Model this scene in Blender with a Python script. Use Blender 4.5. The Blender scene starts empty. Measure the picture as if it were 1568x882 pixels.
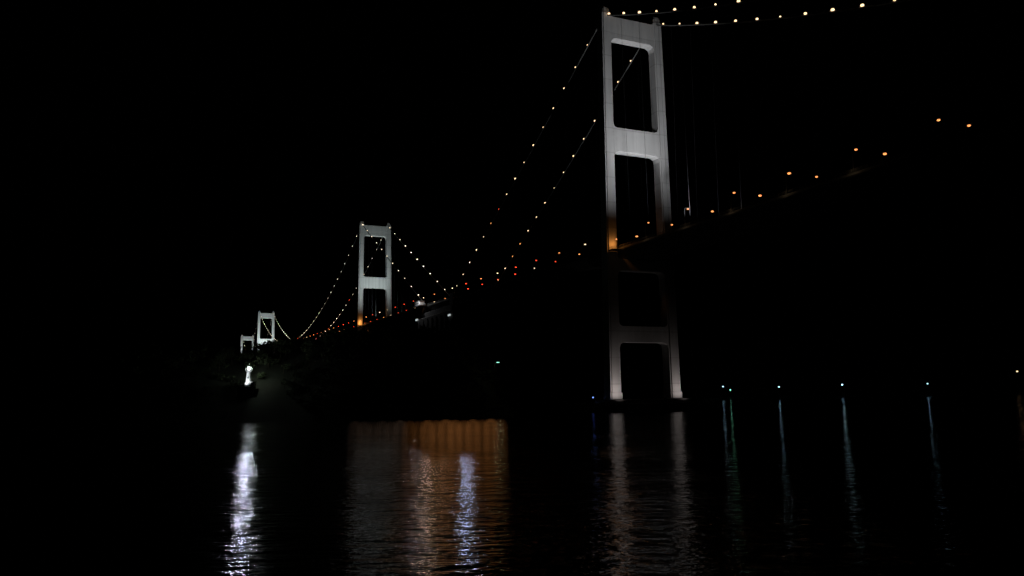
import bpy, math, random, bmesh
import numpy as np
from mathutils import Vector, Matrix
random.seed(7); rng=np.random.default_rng(5)
scn=bpy.context.scene
scn.view_settings.view_transform='Standard'; scn.view_settings.look='None'
scn.view_settings.exposure=0

# ------------------------------------------------------------ bridge frame
A=math.radians(23.9)
T1=Vector((57.9,352.0,0))
D=Vector((-math.sin(A),math.cos(A),0)); N=Vector((math.cos(A),math.sin(A),0))
def W(s,o,z): 
    p=T1+D*s+N*o
    return (p.x,p.y,z)
DS=[(-1250,67),(-900,70),(-100,71),(0,71.5),(215,75),(485,79),(940,85),(1396,80),(1890,77),(2700,68)]
def dz(s): return float(np.interp(s,[a for a,b in DS],[b for a,b in DS]))

# ------------------------------------------------------------ materials
def new_mat(name):
    m=bpy.data.materials.new(name); m.use_nodes=True
    nt=m.node_tree; b=nt.nodes['Principled BSDF']; return m,nt,b
def noisy(name,c1,c2,scale=0.3,rough=0.6,detail=6,bump=0.0,metal=0.0):
    m,nt,b=new_mat(name)
    g=nt.nodes.new('ShaderNodeNewGeometry')
    n=nt.nodes.new('ShaderNodeTexNoise'); n.inputs['Scale'].default_value=scale; n.inputs['Detail'].default_value=detail
    nt.links.new(g.outputs['Position'],n.inputs['Vector'])
    r=nt.nodes.new('ShaderNodeValToRGB')
    r.color_ramp.elements[0].position=.3; r.color_ramp.elements[1].position=.7
    r.color_ramp.elements[0].color=(*c1,1); r.color_ramp.elements[1].color=(*c2,1)
    nt.links.new(n.outputs['Fac'],r.inputs['Fac']); nt.links.new(r.outputs['Color'],b.inputs['Base Color'])
    b.inputs['Roughness'].default_value=rough; b.inputs['Metallic'].default_value=metal
    if bump>0:
        bp=nt.nodes.new('ShaderNodeBump'); bp.inputs['Distance'].default_value=bump
        nt.links.new(n.outputs['Fac'],bp.inputs['Height']); nt.links.new(bp.outputs['Normal'],b.inputs['Normal'])
    return m
def emis(name,c,s):
    m,nt,b=new_mat(name)
    b.inputs['Base Color'].default_value=(.05,.05,.05,1)
    b.inputs['Emission Color'].default_value=(*c,1); b.inputs['Emission Strength'].default_value=s
    m.cycles.emission_sampling='NONE'
    return m
def tower_mat():
    m,nt,b=new_mat('painted_steel')
    g=nt.nodes.new('ShaderNodeNewGeometry')
    sx=nt.nodes.new('ShaderNodeSeparateXYZ'); nt.links.new(g.outputs['Position'],sx.inputs[0])
    dv=nt.nodes.new('ShaderNodeMath'); dv.operation='DIVIDE'; dv.inputs[1].default_value=11.5
    nt.links.new(sx.outputs['Z'],dv.inputs[0])
    fr=nt.nodes.new('ShaderNodeMath'); fr.operation='FRACT'; nt.links.new(dv.outputs[0],fr.inputs[0])
    lt=nt.nodes.new('ShaderNodeMath'); lt.operation='LESS_THAN'; lt.inputs[1].default_value=0.04
    nt.links.new(fr.outputs[0],lt.inputs[0])
    fl=nt.nodes.new('ShaderNodeMath'); fl.operation='FLOOR'; nt.links.new(dv.outputs[0],fl.inputs[0])
    wn=nt.nodes.new('ShaderNodeTexWhiteNoise'); wn.noise_dimensions='1D'; nt.links.new(fl.outputs[0],wn.inputs['W'])
    mp=nt.nodes.new('ShaderNodeMapping'); mp.inputs['Scale'].default_value=(.6,.6,.05)
    nt.links.new(g.outputs['Position'],mp.inputs[0])
    n=nt.nodes.new('ShaderNodeTexNoise'); n.inputs['Scale'].default_value=1.0; n.inputs['Detail'].default_value=8
    nt.links.new(mp.outputs[0],n.inputs['Vector'])
    a=nt.nodes.new('ShaderNodeMath'); a.operation='MULTIPLY_ADD'; a.inputs[1].default_value=.26; a.inputs[2].default_value=.34
    nt.links.new(n.outputs['Fac'],a.inputs[0])
    b2=nt.nodes.new('ShaderNodeMath'); b2.operation='MULTIPLY_ADD'; b2.inputs[1].default_value=.06
    nt.links.new(wn.outputs['Value'],b2.inputs[0]); nt.links.new(a.outputs[0],b2.inputs[2])
    c=nt.nodes.new('ShaderNodeMath'); c.operation='MULTIPLY_ADD'; c.inputs[1].default_value=-.11
    nt.links.new(lt.outputs[0],c.inputs[0]); nt.links.new(b2.outputs[0],c.inputs[2])
    cc=nt.nodes.new('ShaderNodeCombineColor')
    for i in range(3): nt.links.new(c.outputs[0],cc.inputs[i])
    nt.links.new(cc.outputs[0],b.inputs['Base Color']); b.inputs['Roughness'].default_value=.6
    return m
M_tower=tower_mat()
M_conc=noisy('concrete',(.10,.10,.10),(.18,.17,.17),.4,.9,bump=.05)
M_cable=noisy('cable_steel',(.12,.12,.12),(.18,.18,.18),.8,.8)
M_hang=noisy('hanger_rope',(.008,.008,.008),(.014,.014,.014),.8,.9)
M_deck=noisy('girder_steel',(.05,.055,.05),(.09,.095,.09),.5,.8)
M_asph=noisy('asphalt',(.04,.04,.04),(.06,.06,.06),2,.9)
M_white=noisy('white_paint',(.7,.7,.7),(.82,.82,.82),1.5,.6)
M_dark=noisy('dark_metal',(.02,.02,.02),(.04,.04,.04),2,.8)
M_leaf=noisy('foliage',(.025,.04,.015),(.08,.10,.04),1.2,.8)
M_bark=noisy('bark',(.04,.03,.02),(.08,.06,.04),3,.9)
M_land=noisy('hill_ground',(.015,.02,.01),(.04,.04,.025),.1,.95,bump=.3)
E_warm=emis('lamp_warm',(1,.68,.38),2.0)
E_pale=emis('lamp_pale',(1,.82,.58),2.1)
E_orange=emis('lamp_orange',(1,.34,.10),1.6)
E_red=emis('lamp_red',(1,.08,.03),1.4)
E_cool=emis('lamp_cool',(.52,.86,1),3.2)
E_lant=emis('lantern_glass',(.85,1,.95),5)
E_green=emis('lamp_green',(.30,.9,.55),2.4)
E_blue=emis('lamp_blue',(.2,.35,1),2.0)
E_sign=emis('lamp_panel',(.75,.85,.85),.6)

# ------------------------------------------------------------ mesh builder
class MB:
    def __init__(s): s.v=[]; s.f=[]; s.m=[]; s.mats=[]
    def mi(s,mat):
        if mat not in s.mats: s.mats.append(mat)
        return s.mats.index(mat)
    def add(s,vs,fs,mat):
        o=len(s.v); s.v+= [tuple(x) for x in vs]; k=s.mi(mat)
        for f in fs: s.f.append([i+o for i in f]); s.m.append(k)
    def loft(s,rings,mat,cap=True):
        n=len(rings[0]); vs=[p for r in rings for p in r]; fs=[]
        for i in range(len(rings)-1):
            for j in range(n):
                k=(j+1)%n
                fs.append([i*n+j,i*n+k,(i+1)*n+k,(i+1)*n+j])
        if cap: fs.append(list(range(n))[::-1]); fs.append([(len(rings)-1)*n+j for j in range(n)])
        s.add(vs,fs,mat)
    def box(s,s0,s1,o0,o1,z0,z1,mat,ch=0.0):
        def ring(z,i):
            a0,a1,b0,b1=s0+i,s1-i,o0+i,o1-i; c=max(ch,.001)
            if ch<=0: return [W(a0,b0,z),W(a0,b1,z),W(a1,b1,z),W(a1,b0,z)]
            return [W(a0+c,b0,z),W(a0,b0+c,z),W(a0,b1-c,z),W(a0+c,b1,z),W(a1-c,b1,z),W(a1,b1-c,z),W(a1,b0+c,z),W(a1-c,b0,z)]
        if ch>0: s.loft([ring(z0,0),ring(z1-ch*.5,0),ring(z1,ch*.5)],mat)
        else: s.loft([ring(z0,0),ring(z1,0)],mat)
    def tube(s,pts,r,mat,n=6):
        rings=[]
        P=[Vector(p) for p in pts]
        for i,p in enumerate(P):
            t=(P[min(i+1,len(P)-1)]-P[max(i-1,0)]).normalized()
            up=Vector((0,0,1)) if abs(t.z)<.95 else Vector((1,0,0))
            a=t.cross(up).normalized(); b=a.cross(t)
            rr=r[i] if isinstance(r,(list,tuple)) else r
            rings.append([tuple(p+a*math.cos(2*math.pi*k/n)*rr+b*math.sin(2*math.pi*k/n)*rr) for k in range(n)])
        s.loft(rings,mat)
    def ball(s,c,r,mat,nu=8,nv=5,sz=1.0):
        rings=[]
        for i in range(nv+1):
            th=math.pi*(i/nv*.96+.02)
            rings.append([(c[0]+r*math.sin(th)*math.cos(2*math.pi*k/nu),c[1]+r*math.sin(th)*math.sin(2*math.pi*k/nu),c[2]-r*sz*math.cos(th)) for k in range(nu)])
        s.loft(rings,mat)
    def poly_o_z(s,poly,s0,s1,mat):
        s.loft([[W(s0,o,z) for o,z in poly],[W(s1,o,z) for o,z in poly]],mat)
    def obj(s,name,parent=None,smooth=False):
        me=bpy.data.meshes.new(name); me.from_pydata(s.v,[],s.f); 
        for m in s.mats: me.materials.append(m)
        me.polygons.foreach_set('material_index',s.m)
        me.update()
        bm=bmesh.new(); bm.from_mesh(me); bmesh.ops.recalc_face_normals(bm,faces=bm.faces); bm.to_mesh(me); bm.free()
        if smooth:
            for p in me.polygons: p.use_smooth=True
        ob=bpy.data.objects.new(name,me); scn.collection.objects.link(ob)
        if parent: ob.parent=parent
        return ob
def empty(name):
    e=bpy.data.objects.new(name,None); scn.collection.objects.link(e); return e
def spot(name,loc,target,power,color,deg,parent=None,blend=1.0,rad=.3):
    l=bpy.data.lights.new(name,'SPOT'); l.energy=power; l.color=color; l.spot_size=math.radians(deg); l.spot_blend=blend
    l.shadow_soft_size=rad
    o=bpy.data.objects.new(name,l); scn.collection.objects.link(o); o.location=loc
    o.rotation_euler=(Vector(target)-Vector(loc)).to_track_quat('-Z','Y').to_euler()
    if parent: o.parent=parent
    return o
def point(name,loc,power,color,parent=None,rad=.25):
    l=bpy.data.lights.new(name,'POINT'); l.energy=power; l.color=color; l.shadow_soft_size=rad
    o=bpy.data.objects.new(name,l); scn.collection.objects.link(o); o.location=loc
    if parent: o.parent=parent
    return o

# ------------------------------------------------------------ towers
def tower(parent,name,s0,top=184.0,base=5.0,o0=0.0):
    mb=MB()
    deck=dz(s0)
    def par(z):
        t=(z-base)/(top-base)
        return 15.6-1.65*t, (5.3-.8*t)/2, (6.6-.9*t)/2
    beams=[(top-13.5,top-3.2),(top-67.5,top-56.5),(deck-9.5,deck-4.6),(30,37)]
    for sg in (-1,1):
        rings=[]
        for z in (base,base+3,base+3.01,deck,top-60,top-2,top-2+.01,top):
            oc,ht,hl=par(z)
            if z<=base+3: ht*=1.14; hl*=1.12
            if z>=top-1.99: ht*=.8; hl*=.85
            c=.55
            oc=sg*oc+o0
            rings.append([W(s0-hl,oc-ht+c,z),W(s0-hl,oc+ht-c,z),W(s0-hl+c,oc+ht-c,z),W(s0-hl+c,oc+ht,z),
                          W(s0+hl-c,oc+ht,z),W(s0+hl-c,oc+ht-c,z),W(s0+hl,oc+ht-c,z),W(s0+hl,oc-ht+c,z),
                          W(s0+hl-c,oc-ht+c,z),W(s0+hl-c,oc-ht,z),W(s0-hl+c,oc-ht,z),W(s0-hl+c,oc-ht+c,z)])
        mb.loft(rings,M_tower)
        oc=sg*13.9+o0
        prof=[(-2.4,0),(2.4,0),(2.4,.6),(1.5,1.5),(.6,1.9),(-.6,1.9),(-1.5,1.5),(-2.4,.6)]
        mb.loft([[W(s0+a,oc-1.1,top+b) for a,b in prof],[W(s0+a,oc+1.1,top+b) for a,b in prof]],M_tower)
    for i,(z0,z1) in enumerate(beams):
        oc,ht,hl=par((z0+z1)/2)
        hb=hl*.80; r=2.3
        poly=[]
        innb=par(z0)[0]-par(z0)[1]+.3; inn_t=par(z1)[0]-par(z1)[1]+.3
        poly+= [(-innb,z0-r-.3),(-innb+.35,z0-r-.3),(-innb+.8,z0-1.1),(-innb+r,z0-.15),(-innb+r+1,z0)]
        poly+= [(-a,b) for a,b in poly[::-1]]
        topc=[(inn_t-.35,z1+r),(inn_t-.6,z1+1.1),(inn_t-1.1,z1+.45),(inn_t-r,z1)]
        topc=[(inn_t,z1+r)]+topc if i>0 else [(inn_t,z1+.6),(inn_t-1.6,z1)]
        poly+= topc+[(-a,b) for a,b in topc[::-1]]
        poly=[(a+o0,b) for a,b in poly]
        mb.poly_o_z(poly,s0-hb,s0+hb,M_tower)
        for k in (-1,0,1):
            mb.box(s0-hb-.05,s0-hb+.05,o0+k*5-.08,o0+k*5+.08,z0+.3,z1-.3,M_tower)
    mb.obj(name,parent)
    mp=MB(); mp.box(s0-15,s0+15,o0-28,o0+28,-6,base-1.4,M_conc,1.0)
    mp.box(s0-7,s0+7,o0-21,o0+21,base-1.42,base+.05,M_conc,.4)
    for k in range(-5,6): mp.box(s0-15.5,s0-14.9,o0+k*5-.4,o0+k*5+.4,-1,base-2.2,M_dark)
    mp.obj(name+'_pier',parent)

def cable_pts(sa,za,sb,zb,sag,n=40):
    out=[]
    for i in range(n+1):
        t=i/n; out.append((sa+(sb-sa)*t, za+(zb-za)*t-4*sag*t*(1-t)))
    return out
def cables(parent,segs,bulb_r,step,pw=.9,pl=.70,white=None):
    mc=MB(); mh=MB(); ml=MB(); white=white or E_warm
    for (sa,za,sb,zb,sag,o0,lit) in segs:
        L=abs(sb-sa)
        for sg in (-1,1):
            o=13.5*sg+o0
            f=lambda s:(lambda t: za+(zb-za)*t-4*sag*t*(1-t))((s-sa)/(sb-sa))
            mc.tube([W(s,o,z) for s,z in cable_pts(sa,za,sb,zb,sag)],.33,M_cable,8)
            k=1 
            while k*14.0<L-6:
                s=sa+(sb-sa)*k*14.0/L; z=f(s); d=dz(s)
                if z>d+2: mh.tube([W(s,o,z),W(s,o-sg*1.1,d-.3)],.045,M_hang,4)
                k+=1
            if lit:
                k=0
                off=(4 if sg<0 else 8)
                while off+k*step<L-3:
                    s=sa+(sb-sa)*(off+k*step)/L; z=f(s); p=W(s,o,z+.8)
                    ml.tube([W(s,o,z),W(s,o,z+.7)],.05,M_dark,4)
                    u=random.random()
                    if z<dz(s)-1: break
                    low=(z-dz(s))<45
                    mat=white if u<(pl if low else pw) else (E_orange if u<.95 else E_red)
                    rr=bulb_r*random.uniform(.65,1.2)
                    ml.ball(p,rr,mat,7,4,.75)
                    k+=1
    mc.obj('main_cables',parent,True); mh.obj('hangers',parent); ml.obj('cable_lights',parent)

def deck(parent,sa,sb):
    mb=MB(); ss=np.arange(sa,sb+.1,15.0)
    if ss[-1]<sb: ss=np.append(ss,sb)
    prof=[(-12.2,0),(12.2,0),(12.2,-.6),(11.9,-1.0),(7.5,-4.3),(-7.5,-4.3),(-11.9,-1.0),(-12.2,-.6)]
    mb.loft([[W(s,o,dz(s)+z) for o,z in prof] for s in ss],M_deck)
    def strip(o0,o1,z,mat,z1=None):
        z1=z+.004 if z1 is None else z1
        mb.loft([[W(s,o0,dz(s)+z),W(s,o1,dz(s)+z),W(s,o1,dz(s)+z1),W(s,o0,dz(s)+z1)] for s in ss],mat)
    strip(-10.2,-.5,.01,M_asph,.06); strip(.5,10.2,.01,M_asph,.06)
    for o in (-9.8,-1,1,9.8): strip(o-.08,o+.08,.065,M_white,.07)
    for o in (-10.4,10.4,0): strip(o-.12,o+.12,.002,M_conc,.75)
    for o in (-12.0,12.0):
        for z in (.5,.85,1.2): strip(o-.04,o+.04,z,M_deck,z+.07)
    s=sa+1
    while s<sb:
        for o in (-12,12): mb.box(s-.06,s+.06,o-.06,o+.06,dz(s),dz(s)+1.2,M_deck)
        for o in (-5.3,5.3): mb.box(s,s+5,o-.07,o+.07,dz(s)+.066,dz(s)+.07,M_white)
        mb.box(s-.1,s+.1,-7.3,7.3,dz(s)-4.45,dz(s)-4.28,M_deck)
        s+=6 if abs(s)<300 else 14
    mb.obj('deck',parent)
def lamps(parent,slist,rows,br):
    mb=MB()
    for s in slist:
        for r,(o,c) in enumerate(rows):
            z=dz(s)
            mb.tube([W(s,o,z),W(s,o,z+4),W(s,o,z+7.4)],[.14,.11,.08],M_hang,6)
            mb.tube([W(s,o,z+7.4),W(s,o+c*.9,z+7.7),W(s,o+c*1.6,z+7.7)],.06,M_hang,5)
            mb.box(s-.25,s+.25,o+c*1.6-.4,o+c*1.6+.4,z+7.62,z+7.82,M_dark)
            u=random.random()
            mat=E_orange if s<30 else (E_red if u<.45 else E_orange if u<.85 else E_warm)
            mb.ball(W(s,o+c*1.6,z+7.35),br*random.uniform(.8,1.15),mat,7,4,.6)
    mb.obj('street_lamps',parent)

B1=empty('suspension_bridge'); B2=empty('suspension_bridge'); B3=empty('suspension_bridge')
tower(B1,'tower_near',0); tower(B1,'tower_south',-900)
tower(B2,'tower_a',485); tower(B2,'tower_b',1396)
tower(B3,'tower_c',1885,top=171,o0=10)
H=182
cables(B1,[(0,H,215,74.5,.5,0,True),(0,H,-900,H,104,0,True),(-900,H,-1130,70,2,0,False)],.60,12.4,1.0,.72)
cables(B2,[(485,H,272,76,1.0,0,True),(485,H,1396,H,91,0,True),(1396,H,1625,78,2,0,True)],.60,19,.98,.9,E_pale)
cables(B3,[(1885,170,1650,77,2,10,True)],.6,24,.9,.9,E_pale)
deck(B1,-1150,245); deck(B2,245,1640); deck(B3,1640,2600)
RS=[-161+27.3*i for i in range(-6,15)]
lamps(B1,[s for s in RS if s<245],[(-11.8,1),(0.0,1)],.54)
lamps(B2,[245+ (i+.6)*27 for i in range(40)],[(-11.8,1),(6.0,1)],.50)

mb=MB()
mb.box(206,286,-16,16,18,66,M_conc,1.0)
mb.box(212,280,-14,14,65.9,70,M_conc,.5)
for k in range(8): mb.box(209+k*10,210.2+k*10,-16.5,-15.9,22,64,M_conc)
for s0,s1 in ((206,214),(276,284)):
    for o in (-13.5,13.5): mb.box(s0,s1,o-1.6,o+1.6,69,77.5,M_conc,.4)
anch=mb.obj('anchorage',B1)

FL=MB()
def flood(s,o,z,tgt,power,col,deg,rad=.5,blend=1.0):
    p=Vector(W(s,o,z)); t=Vector(tgt); d=(t-p).normalized()
    up=Vector((0,0,1)); a=d.cross(up).normalized(); b=a.cross(d)
    q=p-d*.9
    def rg(c,w,h): return [tuple(c+a*x*w+b*y*h) for x,y in ((-1,-1),(1,-1),(1,1),(-1,1))]
    FL.loft([rg(q-d*.5,.3,.25),rg(q,.6,.5),rg(q+d*.2,.65,.55)],M_dark)
    FL.tube([tuple(q-d*.2),tuple(q-Vector((0,0,1.2)))],.08,M_dark,5)
    return spot('floodlight_lamp',p,t,power,col,deg,None,blend,rad)
cw=(.97,.98,1.0); cc=(.86,1.0,.98)
def light_tower(s0,top,col,pw,B,o0=0,back=62,kl=1.3,kr=.42):
    dk=dz(s0)
    for sg in (-1,1):
        l=flood(s0-back,o0+sg*15.5,dz(s0-back)+1.5,W(s0,o0+sg*13.8,top-38),pw*(kl if sg<0 else kr),col,78); l.parent=B
        l=flood(s0-14,o0+sg*7,dk+1.5,W(s0-.5,o0+sg*6.5,top-18),pw*.85,col,34); l.parent=B
light_tower(0,184,cw,76000,B1)
light_tower(485,184,cc,78000,B2)
light_tower(1396,184,cc,180000,B2)
light_tower(1885,171,cc,160000,B3,10)
for sg in (-1,1):
    l=flood(-13.0,sg*17.8,4.6,W(-3,sg*15.6,13),3700 if sg<0 else 2800,(1,.87,.82),86); l.parent=B1
    l=flood(-8,sg*6,6.2,W(-1,sg*6,34),100,(1,.88,.82),60); l.parent=B1
    l=flood(48,sg*12.6,dz(48)+1.5,W(14,sg*13.5,174.5),95000,cw,12,.4,.8); l.parent=B1  # added narrow spot to brighten the upper side-span cable
FL.obj('floodlights',B1)
mb=MB()
for s0,B,o,P in ((0,B1,-15.2,300),(485,B2,-15.6,900)):
    z=dz(s0); f=s0-3.4
    point('maintenance_lamp',W(f-2.2,o,z+1.6),P,(1,.36,.07),B,.3)
    mb.tube([W(f-3.2,o,z-.3),W(f-3.2,o,z+3.0)],.08,M_dark,5)
    mb.ball(W(f-3.2,o,z+3.2),.35 if s0==0 else .6,E_orange,7,4)
    mb.box(f-4.2,f-.05,o-2.6,o+2.6,z-1.6,z-1.2,M_cable)
    for zz in (-.7,-.2):
        mb.box(f-4.2,f-4.1,o-2.6,o+2.6,z+zz,z+zz+.07,M_cable)
        mb.box(f-4.1,f-.1,o-2.6,o-2.5,z+zz,z+zz+.07,M_cable)
mb.obj('maintenance_platforms',B1)
for i,s in enumerate(RS):
    if -140<s<30: point('added_fascia_light',W(s,-13.8,dz(s)+1.0),32,(1,.68,.40),B1,.2)  # added lights beside the deck edge to brighten its fascia
for s in (262,300,330,380,430,520,600):
    point('sodium_lamp',W(s,-10.2,dz(s)+6.4),500,(1,.42,.14),B2,.25)

def wall_lamp(name,s,o,z,k=1.0):
    m=MB()
    m.box(s-2.2*k,s+2.2*k,o-.5,o-.2,z-.5*k,z+.6*k,E_sign)
    m.box(s-2.5*k,s+2.5*k,o-.9,o+.1,z+.6*k,z+.9*k,M_dark)
    m.box(s-.3,s+.3,o-.2,o+.6,z-.3,z+.3,M_dark)
    return m.obj(name)
wall_lamp('wall_lamp',284,-16.6,69-3.5,1.2); wall_lamp('wall_lamp',209,-16.6,62,1.1)
m=MB()  # made-up hut standing in for an unidentified bright white shape
m.box(276,287,-17.5,-13.5,dz(280)+.1,dz(280)+3.3,M_white,.15)
m.box(275.5,287.5,-18,-13,dz(280)+3.3,dz(280)+3.6,M_conc)
for k in range(3): m.box(277.5+k*3.2,279+k*3.2,-17.6,-17.45,dz(280)+1.2,dz(280)+2.4,M_dark)
m.box(274,289,-18.6,-12.5,dz(280)-.6,dz(280)+.1,M_conc)
m.obj('added_hut')
point('added_hut_light',W(274.5,-20.5,dz(280)+5),2000,(.95,.97,1),None,.2)  # added light to brighten the hut walls

# ------------------------------------------------------------ island
def sm(t): t=np.clip(t,0,1); return t*t*(3-2*t)
def hnoise(x,y): return (np.sin(x*.037+1.3)*np.cos(y*.041)+.6*np.sin(x*.083+y*.061)+.35*np.sin(x*.19-y*.15+2))*1.3
def island_h(x,y):
    Hh=np.interp(x,[-800,-300,-200,-127,-95,-70,-50,-25,-5,8],[14,20,24,26,28,32,33,32,24,18])
    fx=sm((10-x)/38); fy=sm((y-281-3*np.sin(x*.05)-1.5*np.sin(x*.21))/62)*sm((690-y)/70)*sm((x+900)/150)
    return -4+(Hh+4+hnoise(x,y))*np.power(fx*fy,.8)
def grid(name,x0,x1,y0,y1,st,hf,mat):
    xs=np.arange(x0,x1+.1,st); ys=np.arange(y0,y1+.1,st)
    X,Y=np.meshgrid(xs,ys); Z=hf(X,Y); n=len(xs)
    vs=np.stack([X.ravel(),Y.ravel(),Z.ravel()],1)
    idx=np.arange((len(ys)-1)*n).reshape(-1,n)[:,:-1].ravel()
    fs=np.stack([idx,idx+1,idx+n+1,idx+n],1)
    me=bpy.data.meshes.new(name); me.from_pydata(vs.tolist(),[],fs.tolist()); me.materials.append(mat)
    for p in me.polygons: p.use_smooth=True
    o=bpy.data.objects.new(name,me); scn.collection.objects.link(o); return o
grid('island',-900,20,270,700,5,island_h,M_land)
def far_h(x,y):
    return -4+(sm((x-120-.1*y)/120)*sm((y-712)/200)*(50+25*np.sin(x*.006)+12*np.sin(x*.017+y*.01))+sm((y-706)/6)*6*sm((x-160)/15))
grid('far_shore',100,2600,690,1500,12,far_h,M_land)
grid('distant_hills',-3500,3500,3300,4200,40,lambda x,y:-4+sm((y-3300)/300)*(70+50*np.sin(x*.0021+1)+20*np.sin(x*.007)),M_land)

# added lamps along the island shore, made up to tint the water brown
NL=17
for i in range(NL):
    t=i/(NL-1); x=-55+t*50.5; y=283.5
    z=2.9+((i*7)%5)*.22
    pw=float(np.interp(t,[0,.1,.33,.40,.55,.75,.9,1],[.10,.14,.16,.5,.9,1.1,1.0,.45]))*(.8+.4*((i*5)%7)/6)
    m=MB()
    for dx in (-1.0,1.0): m.tube([(x+dx,y+.4,-2),(x+dx,y+.4,z+.4)],[.14,.1],M_dark,6)
    m.loft([[(x-1.2,y+.2,z-.5),(x+1.2,y+.2,z-.5),(x+1.2,y+.7,z-.4),(x-1.2,y+.7,z-.4)],[(x-1.4,y-.9,z+.6),(x+1.4,y-.9,z+.6),(x+1.4,y+.7,z+.8),(x-1.4,y+.7,z+.8)]],M_dark)
    o=m.obj('added_shore_fixture')
    warm=t>.37
    spot('added_shore_lamp',(x,y-4.0,z),(x*.66,y*.66,0),50*pw,(1,.37,.10) if warm else (1,.62,.42),4.4,o,1.0,2.8)
# added masts with narrow beams, made up for the coloured streaks on the water
for x,y,z,pw,col in ((-16.8,290,24,2300,(.60,.74,1)),(-31.0,290,27,1000,(1,.70,.48)),(-25.0,291,25,280,(1,.55,.3))):
    m=MB(); h=float(island_h(np.array(x),np.array(float(y))))
    m.tube([(x,y,h-1),(x,y,z)],[.2,.11],M_dark,7); m.tube([(x,y,z-.3),(x,y-1.2,z+.4)],.07,M_dark,5)
    m.loft([[(x+r*math.cos(a*math.pi/4),y-1.5+r*math.sin(a*math.pi/4),z+.5+hh) for a in range(8)] for r,hh in ((.6,-.1),(.5,.15),(.15,.3))],M_dark)
    o=m.obj('added_mast')
    spot('added_streak_beam',(x,y-2.2,z),(x*.26,y*.26,0),pw,col,3.2,o,.9,.8)

LH=(-102.9,310.0,12.6)
tv=[];tf=[]
def leaves(c,rx,rz,n,size):
    q=rng.normal(size=(n,3)); q/=np.linalg.norm(q,axis=1)[:,None]; q*= (rng.random(n)**.4)[:,None]
    q[:,0]*=rx; q[:,1]*=rx; q[:,2]*=rz; q+=np.array(c)
    for p in q:
        b=len(tv)
        e=rng.normal(size=(3,3))*size
        for k in range(3): tv.append(tuple(p+e[k]))
        tf.append((b,b+1,b+2))
tm=MB()
for i in range(1500):
    x=rng.uniform(-330,6); y=rng.uniform(293,430)
    h=float(island_h(np.array(x),np.array(y)))
    if h<2.5: continue
    dx=x-LH[0]; dy=y-LH[1]
    if abs(dx)<7+max(0,-dy)*.1 and dy<3: continue
    near=math.hypot(dx,dy)<30
    r=rng.uniform(1.8,3.2); th=rng.uniform(3.0,5.2)*(.6 if near and dy<14 else 1)
    tm.tube([(x,y,h-.5),(x+rng.uniform(-.4,.4),y,h+th*.7)],[.22,.1],M_bark,5)
    n=300 if near else 45; sz=.22 if near else .55
    for k in range(3):
        leaves((x+rng.normal()*r*.5,y+rng.normal()*r*.5,h+th*rng.uniform(.6,1.05)),r*.7,r*.55,n//3,sz)
me=bpy.data.meshes.new('crowns'); me.from_pydata(tv,[],tf); me.materials.append(M_leaf)
cr=bpy.data.objects.new('crowns',me); scn.collection.objects.link(cr)
forest=empty('island_trees'); cr.parent=forest; tm.obj('trunks',forest)

# ------------------------------------------------------------ lighthouse
LE=empty('lighthouse')
def cyl(mb,x,y,prof,mat,n=20):
    mb.loft([[(x+r*math.cos(2*math.pi*k/n),y+r*math.sin(2*math.pi*k/n),z) for k in range(n)] for r,z in prof],mat)
lx,ly,lz=LH
m=MB()
cyl(m,lx,ly,[(2.6,lz-6),(2.6,lz-.1),(2.4,lz+.05)],M_conc)
cyl(m,lx,ly,[(1.45,lz+.05),(1.4,lz+1.6),(1.1,lz+1.65),(.75,lz+5.6),(.75,lz+5.9),(1.3,lz+6.15),(1.35,lz+6.35),(.7,lz+6.36)],M_white)
cyl(m,lx,ly,[(.72,lz+7.7),(.85,lz+7.75),(.5,lz+8.2),(.12,lz+8.4),(.08,lz+9.0)],M_white)
for k in range(8):
    a=2*math.pi*k/8
    m.tube([(lx+.7*math.cos(a),ly+.7*math.sin(a),lz+6.3),(lx+.7*math.cos(a),ly+.7*math.sin(a),lz+7.8)],.035,M_white,4)
for k in range(14):
    a=2*math.pi*k/14; b=2*math.pi*(k+1)/14
    p=(lx+1.27*math.cos(a),ly+1.27*math.sin(a)); q=(lx+1.27*math.cos(b),ly+1.27*math.sin(b))
    m.tube([(p[0],p[1],lz+6.3),(p[0],p[1],lz+7.2)],.025,M_white,4)
    m.tube([(p[0],p[1],lz+7.2),(q[0],q[1],lz+7.2)],.025,M_white,4)
def wbox(mb,x0,x1,y0,y1,z0,z1,mat):
    mb.loft([[(x0,y0,z),(x1,y0,z),(x1,y1,z),(x0,y1,z)] for z in (z0,z1)],mat)
wbox(m,lx+.9,lx+2.6,ly-1.2,ly+1.2,lz+.05,lz+1.9,M_white); wbox(m,lx+.7,lx+2.75,ly-1.35,ly+1.35,lz+1.9,lz+2.05,M_white)
wbox(m,lx+1.4,lx+2.1,ly-1.25,ly-1.18,lz+.1,lz+1.5,M_dark)
wbox(m,lx-.2,lx+.2,ly-1.12,ly-.85,lz+3.2,lz+3.8,M_dark)
m.obj('tower_body',LE)
m=MB(); m.ball((lx,ly,lz+7.0),.62,E_lant,12,8); m.obj('lantern',LE)
point('lantern_lamp',(lx+.1,ly-1.0,lz+7.3),180,(.85,1,.92),LE,.15)
point('lantern_lamp',(lx+1.2,ly+.6,lz+7.3),800,(.85,1,.92),LE,.15)
spot('lighthouse_floodlight',(lx-2.4,ly-7,lz-.3),(lx,ly,lz+3.6),4200,(.90,.98,1),42,LE,.8,.15)
m=MB(); wbox(m,lx-2.7,lx-2.1,ly-7.8,ly-7.3,lz-3.5,lz-.6,M_conc); m.obj('floodlight_base',LE)
spot('lantern_beam',(lx,ly-.9,lz+7.05),(-25,78,0),7000,(.82,.83,1),2.8,LE,.9,.9)

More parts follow.
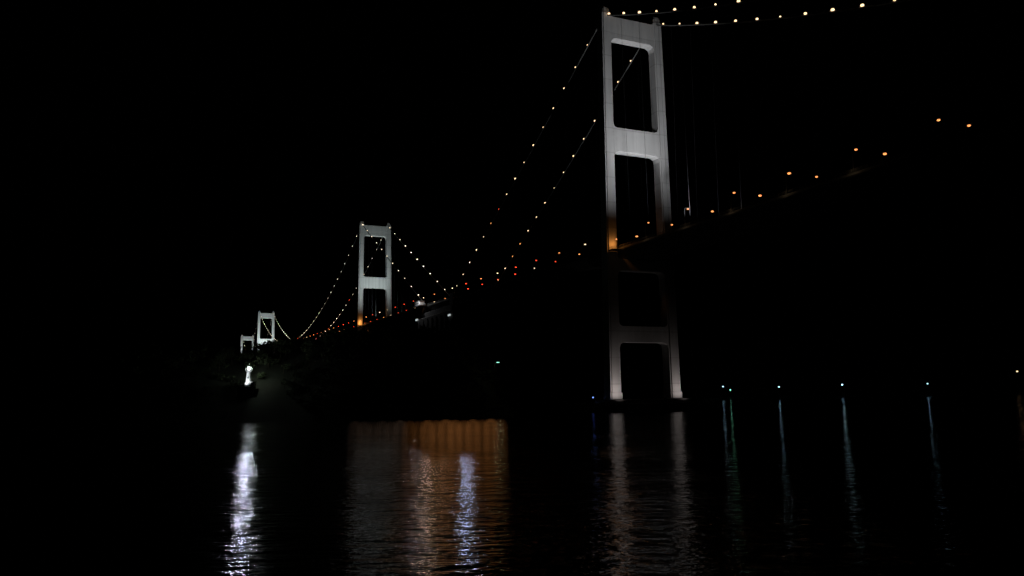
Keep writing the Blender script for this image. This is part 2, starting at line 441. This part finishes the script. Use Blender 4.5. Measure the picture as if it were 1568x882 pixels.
def quay_lamp(x,y,z,mat,col,pw,r=.5):
    m=MB(); g=2.0
    m.tube([(x,y,g),(x,y,z-.6)],[.16,.09],M_dark,6); m.tube([(x,y,z-.6),(x,y-1.2,z)],.07,M_dark,5)
    m.ball((x,y-1.2,z-.3),r,mat,8,5,.8)
    o=m.obj('added_shore_fixture')
    if pw:
        dd=280
        spot('lamp_glow',(x,y-2.2,z-.4),(x*dd/704,dd,0),pw,col,1.3,o,.9,.5)
for x,z,mat,col,pw,r in ((292,11.7,E_cool,(.55,.9,.85),50,.78),(367.6,11.4,E_cool,(.4,.6,1),0,.6),(236,10.6,E_cool,(.5,.8,.8),0,.68),
      (186.5,11.7,E_cool,(.5,.8,.6),0,.62),(192.8,8.6,E_green,(.3,.9,.5),3,.62),(448,21,E_warm,(1,.8,.6),0,.8)):
    quay_lamp(x,704,z,mat,col,pw,r)
m=MB(); m.tube([(35.0,345,3.2),(35.0,345,5.8)],.12,M_dark,6); m.ball((35.0,345,6.1),.3,E_blue,8,5); m.obj('navigation_beacon')
m=MB(); hx,hy=-7.0,322; hz=float(island_h(np.array(hx),np.array(float(hy))))
m.tube([(hx,hy,hz-1),(hx,hy,21)],[.14,.08],M_dark,6); m.tube([(hx,hy,21),(hx+1.5,hy-.5,21.2)],.06,M_dark,5)
wbox(m,hx+.8,hx+2.0,hy-.8,hy-.4,20.9,21.1,E_green); m.obj('street_lamp')
point('street_lamp_glow',(hx+1.4,hy-.6,20.6),50,(.8,.95,.5),bpy.data.objects['street_lamp'],.2)

# ------------------------------------------------------------ sea
me=bpy.data.meshes.new('sea'); S=14000
me.from_pydata([(-S,-S,0),(S,-S,0),(S,S,0),(-S,S,0)],[],[(0,1,2,3)])
mw,nt,b=new_mat('sea_water')
b.inputs['Base Color'].default_value=(.004,.007,.008,1); b.inputs['IOR'].default_value=1.333
g=nt.nodes.new('ShaderNodeNewGeometry')
def wn(sx,sy,sc,det,rot=0):
    mp=nt.nodes.new('ShaderNodeMapping'); mp.inputs['Scale'].default_value=(sx,sy,1); mp.inputs['Rotation'].default_value=(0,0,rot)
    nt.links.new(g.outputs['Position'],mp.inputs[0])
    n=nt.nodes.new('ShaderNodeTexNoise'); n.inputs['Scale'].default_value=sc; n.inputs['Detail'].default_value=det; n.inputs['Roughness'].default_value=.55
    nt.links.new(mp.outputs[0],n.inputs['Vector']); return n
n1=wn(.42,1,.5,4,.12); n2=wn(.6,1,1.5,3,-.2); n3=wn(.35,1,.06,3,.1)
ad=nt.nodes.new('ShaderNodeMath'); ad.operation='MULTIPLY_ADD'; ad.inputs[1].default_value=.4
nt.links.new(n2.outputs['Fac'],ad.inputs[0]); nt.links.new(n1.outputs['Fac'],ad.inputs[2])
# wind patches: calmer and rougher areas of the surface
mr=nt.nodes.new('ShaderNodeMapRange'); mr.inputs['From Min'].default_value=.35; mr.inputs['From Max'].default_value=.65
mr.inputs['To Min'].default_value=.05; mr.inputs['To Max'].default_value=.11
nt.links.new(n3.outputs['Fac'],mr.inputs['Value']); nt.links.new(mr.outputs['Result'],b.inputs['Roughness'])
ms=nt.nodes.new('ShaderNodeMapRange'); ms.inputs['From Min'].default_value=.35; ms.inputs['From Max'].default_value=.65
ms.inputs['To Min'].default_value=.55; ms.inputs['To Max'].default_value=1.0
nt.links.new(n3.outputs['Fac'],ms.inputs['Value'])
bp=nt.nodes.new('ShaderNodeBump'); bp.inputs['Distance'].default_value=.27
nt.links.new(ms.outputs['Result'],bp.inputs['Strength'])
nt.links.new(ad.outputs[0],bp.inputs['Height']); nt.links.new(bp.outputs['Normal'],b.inputs['Normal'])
me.materials.append(mw); o=bpy.data.objects.new('sea',me); scn.collection.objects.link(o)

w=bpy.data.worlds.new('World'); scn.world=w; w.use_nodes=True
nt=w.node_tree; bg=nt.nodes['Background']
sk=nt.nodes.new('ShaderNodeTexSky'); sk.sky_type='NISHITA'; sk.sun_disc=False
sk.sun_elevation=math.radians(-4); sk.sun_rotation=math.radians(200)
nt.links.new(sk.outputs[0],bg.inputs['Color']); bg.inputs['Strength'].default_value=.002

cam=bpy.data.cameras.new('Camera'); cam.lens=1207/1568*36; cam.sensor_width=36; cam.clip_end=30000; cam.clip_start=.5
co=bpy.data.objects.new('Camera',cam); scn.collection.objects.link(co)
co.matrix_world=Matrix.Translation((0,0,8.5))@Matrix.Rotation(math.radians(-.1),4,'Z')@Matrix.Rotation(math.radians(90+7.6),4,'X')@Matrix.Rotation(math.radians(-.9),4,'Z')
scn.camera=co
